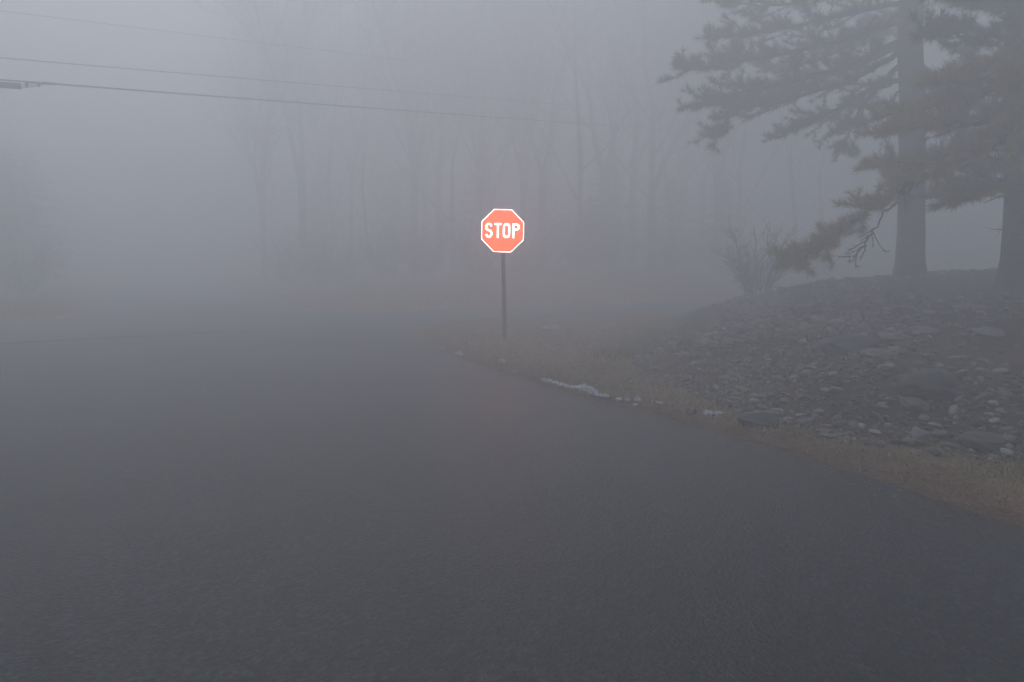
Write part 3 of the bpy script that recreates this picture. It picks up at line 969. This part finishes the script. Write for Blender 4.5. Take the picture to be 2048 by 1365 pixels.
# --- the pine in the middle of the bank
Y1 = 15.6
b1 = D(1822, 548, Y1); b1.z = hz(b1.x, b1.y)
pine1 = empty("pine_tree", b1)
tag(pine1, "tall dark pine standing on the bank, its boughs reaching left over the crossing road", "pine tree", "pines on the bank")
o1 = b1.copy()
trunk_mesh(pine1, o1, [b1 - Vector((0, 0, 0.4)), D(1823, 400, Y1), D(1824, 200, Y1), D(1824, 0, Y1), b1 + Vector((0.05, 0.1, 9.5)), b1 + Vector((0.0, 0.1, 12.2))],
           [0.275, 0.255, 0.24, 0.225, 0.15, 0.03])
L1 = [  # limbs as pixel, pixel, distance
    [(1815, 40, 15.6), (1700, 75, 15.0), (1560, 110, 14.4), (1440, 130, 14.2), (1368, 140, 14.0)],
    [(1815, 70, 15.6), (1700, 130, 14.8), (1580, 165, 14.2), (1470, 190, 14.2), (1400, 205, 14.4)],
    [(1815, 0, 15.6), (1690, 30, 15.2), (1540, 62, 14.8), (1420, 75, 14.5)],
    [(1815, -30, 15.6), (1700, -20, 15.4), (1560, 10, 15.2), (1430, 5, 15.0)],
    [(1812, 100, 15.6), (1700, 160, 14.9), (1560, 205, 14.5), (1470, 225, 14.4), (1430, 275, 14.4)],
    [(1812, 120, 15.6), (1740, 180, 15.2), (1640, 235, 14.9), (1560, 276, 14.8)],
    [(1815, 20, 15.6), (1690, 95, 16.2), (1560, 140, 16.6), (1450, 100, 16.8)],
    [(1812, 150, 15.6), (1750, 185, 15.2), (1710, 240, 15.0), (1690, 290, 15.0)],
    [(1812, 90, 15.6), (1690, 140, 16.3), (1560, 190, 16.9), (1440, 205, 17.2)],
    [(1840, 60, 15.6), (1920, 100, 15.2), (2010, 150, 15.0), (2090, 175, 14.8)],
    [(1840, -10, 15.6), (1930, 10, 15.4), (2040, 40, 15.2), (2130, 60, 15.0)],
    [(1840, 130, 15.6), (1900, 190, 16.0), (1980, 230, 16.4), (2060, 240, 16.8)],
    [(1815, -70, 15.6), (1700, -75, 15.3), (1580, -40, 15.0), (1450, -25, 14.8)],
    [(1825, 20, 15.6), (1780, 40, 17.5), (1740, 80, 19.0)],
]
for i, c in enumerate(L1):
    limb(pine1, o1, [D(*q) for q in c], 0.06, GREEN, 1.0, 0.12 if i != 7 else 0.3, 0.95)
def stubs(root, org, r0, seed, lo_, hi_, n):
    """short dead branch stubs on the bare part of the trunk"""
    rn = random.Random(seed)
    for k in range(n):
        a = rn.uniform(0, 6.28); z = rn.uniform(lo_, hi_); d = Vector((math.cos(a), math.sin(a), rn.uniform(-0.3, 0.2))); L_ = rn.uniform(0.2, 0.7)
        p0 = Vector((0, 0, z)) + d * r0 * 0.8
        mb = MB(); q = [p0, p0 + d * L_ * 0.5, p0 + d * L_ + Vector((0, 0, rn.uniform(-0.15, 0.05)))]
        mb.tube(q, [0.022, 0.015, 0.006], 5)
        for _ in range(2):
            e = q[1].lerp(q[2], rn.random()); mb.tube([e, e + Vector((rn.gauss(0, 0.12), rn.gauss(0, 0.12), rn.gauss(-0.03, 0.1)))], [0.006, 0.003], 3, False)
        mb.build("stub", M['bark'], root)
stubs(pine1, o1, 0.25, 61, 1.2, 3.4, 7)
for c in ([(1815, 170, 15.6), (1780, 200, 15.3), (1745, 215, 15.1), (1700, 205, 15)],
          [(1812, 230, 15.6), (1780, 255, 15.4), (1760, 300, 15.3)]):
    limb(pine1, o1, [D(*q) for q in c], 0.03, GREEN, 0.8, 0.2, 0.5, bare=True)
rr_ = random.Random(11)
for k in range(16):                                   # the crown above the picture
    h0 = 6.6 + 5.2 * k / 16; a = k * 2.4 + rr_.uniform(-0.3, 0.3); ln = (4.6 * (1 - k / 20)) * rr_.uniform(0.8, 1.1)
    p0 = o1 + Vector((0, 0, h0)); d = Vector((math.cos(a), math.sin(a), 0.0))
    limb(pine1, o1, [p0, p0 + d * ln * 0.4 + Vector((0, 0, 0.1)), p0 + d * ln * 0.75 + Vector((0, 0, 0.05)), p0 + d * ln + Vector((0, 0, 0.2))], 0.05, GREEN, 0.6, 0.15, 0.9, 0.12, per=8, wd=0.02)

# --- the pine cut by the right edge
Y2 = 11.8
b2_ = D(2046, 583, Y2); b2_.z = hz(b2_.x, b2_.y)
pine2 = empty("pine_tree", b2_)
tag(pine2, "nearer pine cut by the right edge, with yellowish needles hanging before the other pine", "pine tree", "pines on the bank")
o2 = b2_.copy()
trunk_mesh(pine2, o2, [b2_ - Vector((0, 0, 0.4)), D(2050, 400, Y2), D(2052, 200, Y2), D(2052, 0, Y2), b2_ + Vector((0.1, 0, 9)), b2_ + Vector((0.1, 0.1, 12.0))],
           [0.31, 0.28, 0.26, 0.24, 0.14, 0.03])
L2 = [
    [(2045, 150, 11.8), (1960, 190, 11.2), (1860, 215, 10.8), (1760, 235, 10.6)],
    [(2045, 190, 11.8), (1980, 240, 11.0), (1880, 250, 10.4), (1770, 262, 10.2)],
    [(2045, 230, 11.8), (1960, 280, 11.4), (1850, 320, 11.2), (1740, 335, 11.0)],
    [(2045, 250, 11.8), (1950, 310, 11.0), (1850, 350, 10.6), (1760, 405, 10.6), (1680, 465, 10.8), (1610, 515, 11.0), (1578, 530, 11.1)],
    [(2045, 290, 11.8), (1990, 330, 11.6), (1930, 370, 11.5), (1880, 400, 11.4)],
    [(2045, 320, 11.8), (2010, 360, 11.0), (1960, 390, 10.6), (1900, 405, 10.4)],
    [(2045, 60, 11.8), (1980, 75, 11.2), (1900, 70, 10.8), (1850, 60, 10.6)],
    [(2045, 100, 11.8), (1990, 130, 10.8), (1930, 160, 10.2), (1870, 170, 10.0)],
    [(2045, 20, 11.8), (1990, 10, 11.2), (1930, 0, 10.8), (1870, -20, 10.6)],
    [(2045, 200, 11.8), (2060, 230, 10.5), (2040, 260, 9.8), (2000, 290, 9.4)],
    [(2050, 120, 11.8), (2080, 140, 10.5), (2060, 150, 9.6), (2020, 160, 9.0)],
]
for i, c in enumerate(L2):
    dark = i in (6, 8)
    limb(pine2, o2, [D(*q) for q in c], 0.045, GREEN if dark else OLIVE, 1.15 if i != 3 else 1.7, 0.12 if i != 3 else 0.05, 0.62 if i != 3 else 0.55, 0.055)
limb(pine2, o2, [D(*q) for q in [(1860, 350, 10.7), (1770, 425, 10.7), (1735, 480, 10.7), (1700, 520, 10.7)]], 0.02, OLIVE, 0.7, 0.45, 0.5, droop=0.5, bare=True)
stubs(pine2, o2, 0.26, 62, 0.9, 2.4, 6)
for k in range(18):
    h0 = 4.6 + 6.8 * k / 18; a = k * 2.4 + 1.0 + rr_.uniform(-0.3, 0.3); ln = (3.9 * (1 - k / 22)) * rr_.uniform(0.8, 1.1)
    if h0 < 6.2 and math.cos(a) < -0.2: ln *= 0.7
    p0 = o2 + Vector((0, 0, h0)); d = Vector((math.cos(a), math.sin(a), 0.0))
    limb(pine2, o2, [p0, p0 + d * ln * 0.4 + Vector((0, 0, 0.0)), p0 + d * ln * 0.75 - Vector((0, 0, 0.1)), p0 + d * ln + Vector((0, 0, 0.1))], 0.05, GREEN, 0.6, 0.15, 0.9, 0.12, per=8, wd=0.02)

# ------------------------------------------------------------------ bare trees behind the crossing road
def bare_tree(seed, H, r0, fork, spread=0.5, levels=4, lean=(0, 0)):
    rn = random.Random(seed)
    tr, br = MB(), MB()
    def grow(mb, p, d, ln, r, lvl, sides):
        ns_ = 6 if lvl < 2 else 4
        q = [p]; rads = [r]; dd = d.copy()
        for s_ in range(ns_):
            up = 0.10 if lvl else 0.04
            dd = (dd + Vector((rn.gauss(0, 0.12), rn.gauss(0, 0.12), rn.gauss(up, 0.06)))).normalized()
            q.append(q[-1] + dd * ln / ns_); rads.append(max(0.006, r * (1 - 0.72 * (s_ + 1) / ns_)))
        mb.tube(q, rads, sides, False)
        if lvl >= levels: return
        nb = [11, 7, 5, 4][min(lvl, 3)]
        for b in range(nb):
            u = rn.uniform(0.2, 1.0) if lvl else rn.uniform(0.14, 1.0)
            f = u * ns_; i = min(int(f), ns_ - 1); s = q[i].lerp(q[i + 1], f - i)
            t = (q[i + 1] - q[i]).normalized()
            a = rn.uniform(0, 6.28); o = t.orthogonal().normalized(); o = (o * math.cos(a) + t.cross(o) * math.sin(a))
            sp_ = spread * rn.uniform(0.6, 1.5)
            nd_ = (t * math.cos(sp_) + o * math.sin(sp_)).normalized()
            if nd_.z < -0.1: nd_.z *= -0.3
            grow(br, s, nd_, ln * rn.uniform(0.38, 0.62) * (1.05 - 0.35 * u), rads[i] * rn.uniform(0.4, 0.62), lvl + 1, 5 if lvl == 0 else 3)
    if fork:
        f0 = H * rn.uniform(0.12, 0.3)
        tr.tube([Vector((0, 0, -0.5)), Vector((0, 0, 0)), Vector((0.02, 0, f0 * 0.5)), Vector((0.0, 0.02, f0))], [r0 * 1.25, r0 * 1.15, r0, r0 * 0.95], 9, False)
        for k in range(fork):
            a = k * 6.28 / fork + rn.uniform(-0.4, 0.4); sp_ = rn.uniform(0.14, 0.3)
            d = Vector((math.cos(a) * sp_, math.sin(a) * sp_, 1)).normalized()
            grow(tr, Vector((0, 0, f0 - 0.05)), d, (H - f0), r0 * 0.72, 0, 7)
    else:
        d = Vector((lean[0], lean[1], 1)).normalized()
        tr.tube([Vector((0, 0, -0.5)), Vector((0, 0, 0.0))], [r0 * 1.3, r0 * 1.1], 9, False)
        grow(tr, Vector((0, 0, -0.05)), d, H, r0, 0, 9)
    return tr, br
protos = []
for s, H, r0, fk, sp_ in ((1, 16.0, 0.13, 0, 0.65), (2, 15.8, 0.20, 2, 0.6), (3, 15.5, 0.17, 3, 0.55), (4, 16.0, 0.10, 0, 0.7), (5, 15.6, 0.21, 2, 0.65), (6, 14.5, 0.085, 0, 0.6)):
    tr, br = bare_tree(s, H, r0, fk, sp_)
    protos.append((tr.mesh("trunk", True), br.mesh("branches", False)))
for a, b in protos:
    a.materials.append(M['bark2']); b.materials.append(M['bark2'])
def put_bare(v, px, Y, rz, sc, lab, group="bare trees behind the crossing road"):
    Y *= 1.52; x_ = D(px, 560, Y).x
    t = empty("bare_tree", (x_, Y, hz(x_, Y)), rz)
    t.scale = (sc, sc, min(sc, 1.02))
    for me, nm in zip(protos[v], ("trunk", "branches")):
        o = bpy.data.objects.new(nm, me); COL.objects.link(o); o.parent = t
    return tag(t, lab, "tree", group)
put_bare(1, 1205, 24.5, 0.1, 1.0, "thick bare tree with forked trunk between the stop sign and the pine boughs")
put_bare(4, 1262, 26.0, 1.2, 1.0, "forked bare tree right beside the thick one, nearer the pine boughs")
put_bare(2, 1045, 26.0, 0.6, 1.0, "many stemmed bare tree rising directly behind the stop sign")
put_bare(0, 1120, 29.0, 2.0, 1.0, "slim straight bare tree between the stop sign and the thick forked tree")
put_bare(3, 705, 27.0, 0.3, 1.0, "slender bare tree halfway between the left road and the stop sign")
put_bare(2, 850, 30.0, 1.9, 1.0, "spreading bare tree left of the stop sign, over the far verge")
put_bare(0, 1490, 23.5, 1.1, 1.0, "dark straight bare trunk seen just below the tips of the pine boughs")
put_bare(3, 1590, 25.0, 2.2, 1.1, "bare trunk under the pine boughs, second right of the leafless shrub")
put_bare(5, 1650, 24.0, 2.9, 1.2, "thin bare trunk close left of the dark pine's trunk")
put_bare(1, 1400, 30.0, 2.5, 1.0, "faint forked tree behind the gap right of the thick forked tree")
rr_ = random.Random(5)
def pxzone(px):
    return ("on the corner right of the left road" if px < 720 else "beyond the verge left of the stop sign" if px < 960 else "directly behind the stop sign" if px < 1070
            else "between the stop sign and the pine boughs" if px < 1380 else "under the pine boughs by the leafless shrub" if px < 1620 else "behind the two pine trunks")
far = [(560, 34), (640, 31), (760, 35), (930, 33), (980, 29), (1010, 37), (1160, 34), (1310, 33), (1450, 35), (1540, 32), (1700, 30), (1900, 27), (1960, 33), (2100, 26), (1360, 27.5),
       (540, 40), (880, 27.5), (800, 42), (1240, 38), (1760, 36)]
for k, (px, Y_) in enumerate(far):
    put_bare(k % 6, px, Y_, rr_.uniform(0, 6.28), rr_.uniform(0.9, 1.05), "faint " + ("slim straight", "twin stemmed", "many stemmed", "slender", "broad forked", "pole like")[k % 6] + " bare tree " + pxzone(px), "fogged bare trees beyond the crossing road")
for k, (x_, y_) in enumerate([(-29, 36), (-33, 40)]):
    t = put_bare([0, 2, 4, 1, 3, 5, 2, 1][k], 1024, y_, rr_.uniform(0, 6.28), 1.0, "dim bare tree in the wood at the left edge of the picture", "trees in the left wood")
    t.location = (x_, y_, hz(x_, y_))

# background evergreens that darken the lower wood
def conifer(seed, H, w, c):
    rn = random.Random(seed); tr = MB(); nd = Needles(); br = MB()
    tr.tube([Vector((0, 0, -0.3)), Vector((0, 0, H * 0.5)), Vector((0, 0, H))], [0.14, 0.09, 0.02], 8, False)
    n = int(H * 17)
    for k in range(n):
        z = 0.35 + (H - 0.5) * k / n
        a = k * 2.4 + rn.uniform(-0.4, 0.4); ln = w * (1 - z / H) ** 0.75 * rn.uniform(0.6, 1.15) + 0.15
        d = Vector((math.cos(a), math.sin(a), rn.uniform(-0.15, 0.2)))
        p0 = Vector((0, 0, z)); e = p0 + d * ln + Vector((0, 0, -0.1 * ln))
        br.tube([p0, e], [0.018, 0.006], 3, False)
        for j in range(int(ln / 0.085)):
            t_ = (j + rn.random()) * 0.085 / ln
            q = p0.lerp(e, min(t_, 1)) + Vector((rn.gauss(0, 0.12 * ln * 0.6), rn.gauss(0, 0.12 * ln * 0.6), rn.gauss(0, 0.05)))
            nd.tuft(q, d)
    return tr.mesh("trunk", True), br.mesh("branches"), nd.mesh("foliage", *c, per=8, ln=0.22, wd=0.035)
cf = [conifer(31, 5.0, 1.9, GREEN), conifer(32, 7.5, 2.2, GREEN), conifer(33, 3.2, 1.5, GREEN)]
for a, b, c in cf: a.materials.append(M['bark']); b.materials.append(M['bark']); c.materials.append(M['needle'])
def put_conifer(v, x_, y_, sc, lab, group):
    t = empty("evergreen_tree", (x_, y_, hz(x_, y_)), rr_.uniform(0, 6.28)); t.scale = (sc, sc, sc)
    for me, nm in zip(cf[v], ("trunk", "branches", "crown")):
        o = bpy.data.objects.new(nm, me); COL.objects.link(o); o.parent = t
    tag(t, lab, "evergreen tree", group)
for v, px, Y_, sc, lab in (
        (0, 1215, 27, 1.1, "low dark evergreen under the thick forked tree right of the sign"),
        (2, 1180, 25.5, 1.1, "short evergreen bush at the foot of the thick forked tree"),
        (0, 1340, 29, 1.0, "bushy hazy evergreen behind the gap left of the leafless shrub"),
        (0, 960, 30, 1.1, "hazy evergreen standing behind the stop sign's left side"),
        (0, 640, 32, 1.2, "hazy evergreen on the corner between the left road and the far verge"),
        (0, 790, 31, 1.1, "round hazy evergreen midway between left road and stop sign"),
        (0, 1440, 27, 1.0, "hazy evergreen close behind the leafless shrub"),
        (0, 1090, 32, 1.2, "hazy evergreen seen just right of the stop sign")):
    put_conifer(v, D(px, 560, Y_ * 1.38).x, Y_ * 1.38, sc, lab, "evergreens in the far wood")
for k, (px, Y_) in enumerate([(530, 26), (610, 24), (690, 27), (750, 24.5), (830, 26), (905, 24), (960, 25.5), (1085, 24.5), (1150, 23.5), (1235, 25.5), (1300, 23.5), (1345, 25), (1430, 24)]):
    put_bare((k * 5 + 2) % 6, px, Y_, k * 1.3, (0.95, 1.0, 1.05)[k % 3], "tall hazy " + ("slim", "twin stemmed", "many stemmed", "slender", "broad forked", "pole like")[(k * 5 + 2) % 6] + " tree " + pxzone(px), "tall hazy bare trees lining the crossing road")
for v, x_, y_, sc in ((0, -20.4, 28.0, 1.1), (0, -23.0, 30.4, 1.2), (1, -24.2, 28.5, 0.9), (0, -22.8, 34, 1.2), (2, -20.6, 31.0, 1.4), (1, -26.5, 32, 0.9), (1, -26, 37, 0.9), (0, -19.3, 24.3, 1.1), (0, -23.4, 36.5, 1.3), (1, -21.2, 25.5, 0.85)):
    put_conifer(v, x_, y_, sc, "dark evergreen massed with others at the left edge of the picture", "evergreens in the left wood")

# evergreens added out of view, beside and behind the viewer, to shade the near road
big = conifer(51, 14.0, 3.4, GREEN)
big[0].materials.append(M['bark']); big[1].materials.append(M['bark']); big[2].materials.append(M['needle'])
cf.append(big)
for x_, y_, sc, wh in ((-10.6, 4.5, 1.0, "left of the road beside the viewer"), (-12.2, 0.5, 1.1, "left of the road behind the viewer"), (-12.8, 8.2, 0.9, "farthest ahead of the row left of the road"),
                   (9.5, 2.5, 1.0, "on the bank right beside the viewer"), (12.8, 7.0, 1.05, "on the bank right of both pines"), (8.6, -3.5, 1.0, "on the bank behind the viewer"),
                   (-11.5, -5.0, 1.1, "far back on the left of the road")):
    put_conifer(3, x_, y_, sc, "tall unseen evergreen added for shade, " + wh, "unseen evergreens added to shade the near road")

# undergrowth shrubs
def shrub(seed, H, n, spread, tw=5):
    rn = random.Random(seed); st_, tw_ = MB(), MB()
    for k in range(n):
        a = rn.uniform(0, 6.28); s = rn.uniform(0.05, spread)
        d = Vector((math.cos(a) * s, math.sin(a) * s, 1)).normalized(); L_ = H * rn.uniform(0.6, 1.1)
        q = [Vector((math.cos(a) * rn.uniform(0.03, 0.28), math.sin(a) * rn.uniform(0.03, 0.28), -0.1))]
        for j in range(5):
            d = (d + Vector((rn.gauss(0, 0.16) + math.cos(a) * 0.02, rn.gauss(0, 0.16) + math.sin(a) * 0.02, 0))).normalized()
            q.append(q[-1] + d * L_ / 5)
        st_.tube(q, [0.014, 0.012, 0.010, 0.008, 0.006, 0.004], 4, False)
        for t in range(tw):
            j = rn.randint(1, 4); d2 = ((q[j + 1] - q[j]).normalized() + Vector((rn.gauss(0, 0.5), rn.gauss(0, 0.5), rn.gauss(0.2, 0.3)))).normalized()
            l2 = L_ * rn.uniform(0.15, 0.4); e = q[j] + d2 * l2
            tw_.tube([q[j], q[j].lerp(e, 0.5) + Vector((rn.gauss(0, 0.02), 0, 0.02)), e], [0.006, 0.005, 0.003], 3, False)
            for _ in range(2):
                s3 = q[j].lerp(e, rn.uniform(0.3, 0.9)); tw_.tube([s3, s3 + Vector((rn.gauss(0, 0.12), rn.gauss(0, 0.12), rn.uniform(0.02, 0.2)))], [0.004, 0.0025], 3, False)
    return st_, tw_
a, b = shrub(41, 1.6, 30, 0.62, 12)
p = D(1512, 605, 17.4); p.z = hz(p.x, p.y)
sh = empty("shrub", p); tag(sh, "leafless fan shaped shrub on the crest of the bank left of the pines", "shrub")
a.build("stem", M['bark2'], sh); b.build("twigs", M['bark2'], sh)
sm = []
for s in (42, 43, 44):
    a, b = shrub(s, 2.4, 46, 0.8, 8)
    ma, mb2 = a.mesh("stem"), b.mesh("twigs"); ma.materials.append(M['bark2']); mb2.materials.append(M['bark2']); sm.append((ma, mb2))
for k in range(28):
    if k < 26:
        px = 500 + 1000 * (k + rr_.random()) / 26; Y_ = rr_.uniform(31, 44); x_ = D(px, 560, Y_).x
        lab, grp = "hazy leafless bush " + pxzone(px), "brush along the far wood"
    else:
        x_ = rr_.uniform(-20, -14.5); Y_ = rr_.uniform(19, 27); lab, grp = "leafless bush among the evergreens of the left wood", "brush in the left wood"
    if float(sdist([x_], [Y_], paved)[0]) > -0.8: continue
    t = empty("bush", (x_, Y_, hz(x_, Y_)), rr_.uniform(0, 6.28)); s_ = rr_.uniform(0.7, 1.25); t.scale = (s_, s_, s_)
    for me, nm in zip(sm[k % 3], ("stem", "twigs")):
        o = bpy.data.objects.new(nm, me); COL.objects.link(o); o.parent = t
    tag(t, lab, "bush", grp)

# ------------------------------------------------------------------ fog
hb = MB(); hb.box((0, 45, 8.2), (132, 107, 9.8))
fm = bpy.data.materials.new("haze"); fm.use_nodes = True
nt = fm.node_tree; nt.nodes.clear()
out = nt.nodes.new("ShaderNodeOutputMaterial"); pv = nt.nodes.new("ShaderNodeVolumePrincipled")
pv.inputs["Color"].default_value = (*FOG_COLOR, 1)
pv.inputs["Density"].default_value = FOG_DENSITY
pv.inputs["Anisotropy"].default_value = FOG_ANISO
nt.links.new(pv.outputs[0], out.inputs["Volume"])
hz_ = hb.build("haze", fm)
bm = bmesh.new(); bm.from_mesh(hz_.data); bmesh.ops.recalc_face_normals(bm, faces=bm.faces); bm.to_mesh(hz_.data); bm.free()
tag(hz_, "dense pale fog filling the air", kind="stuff")
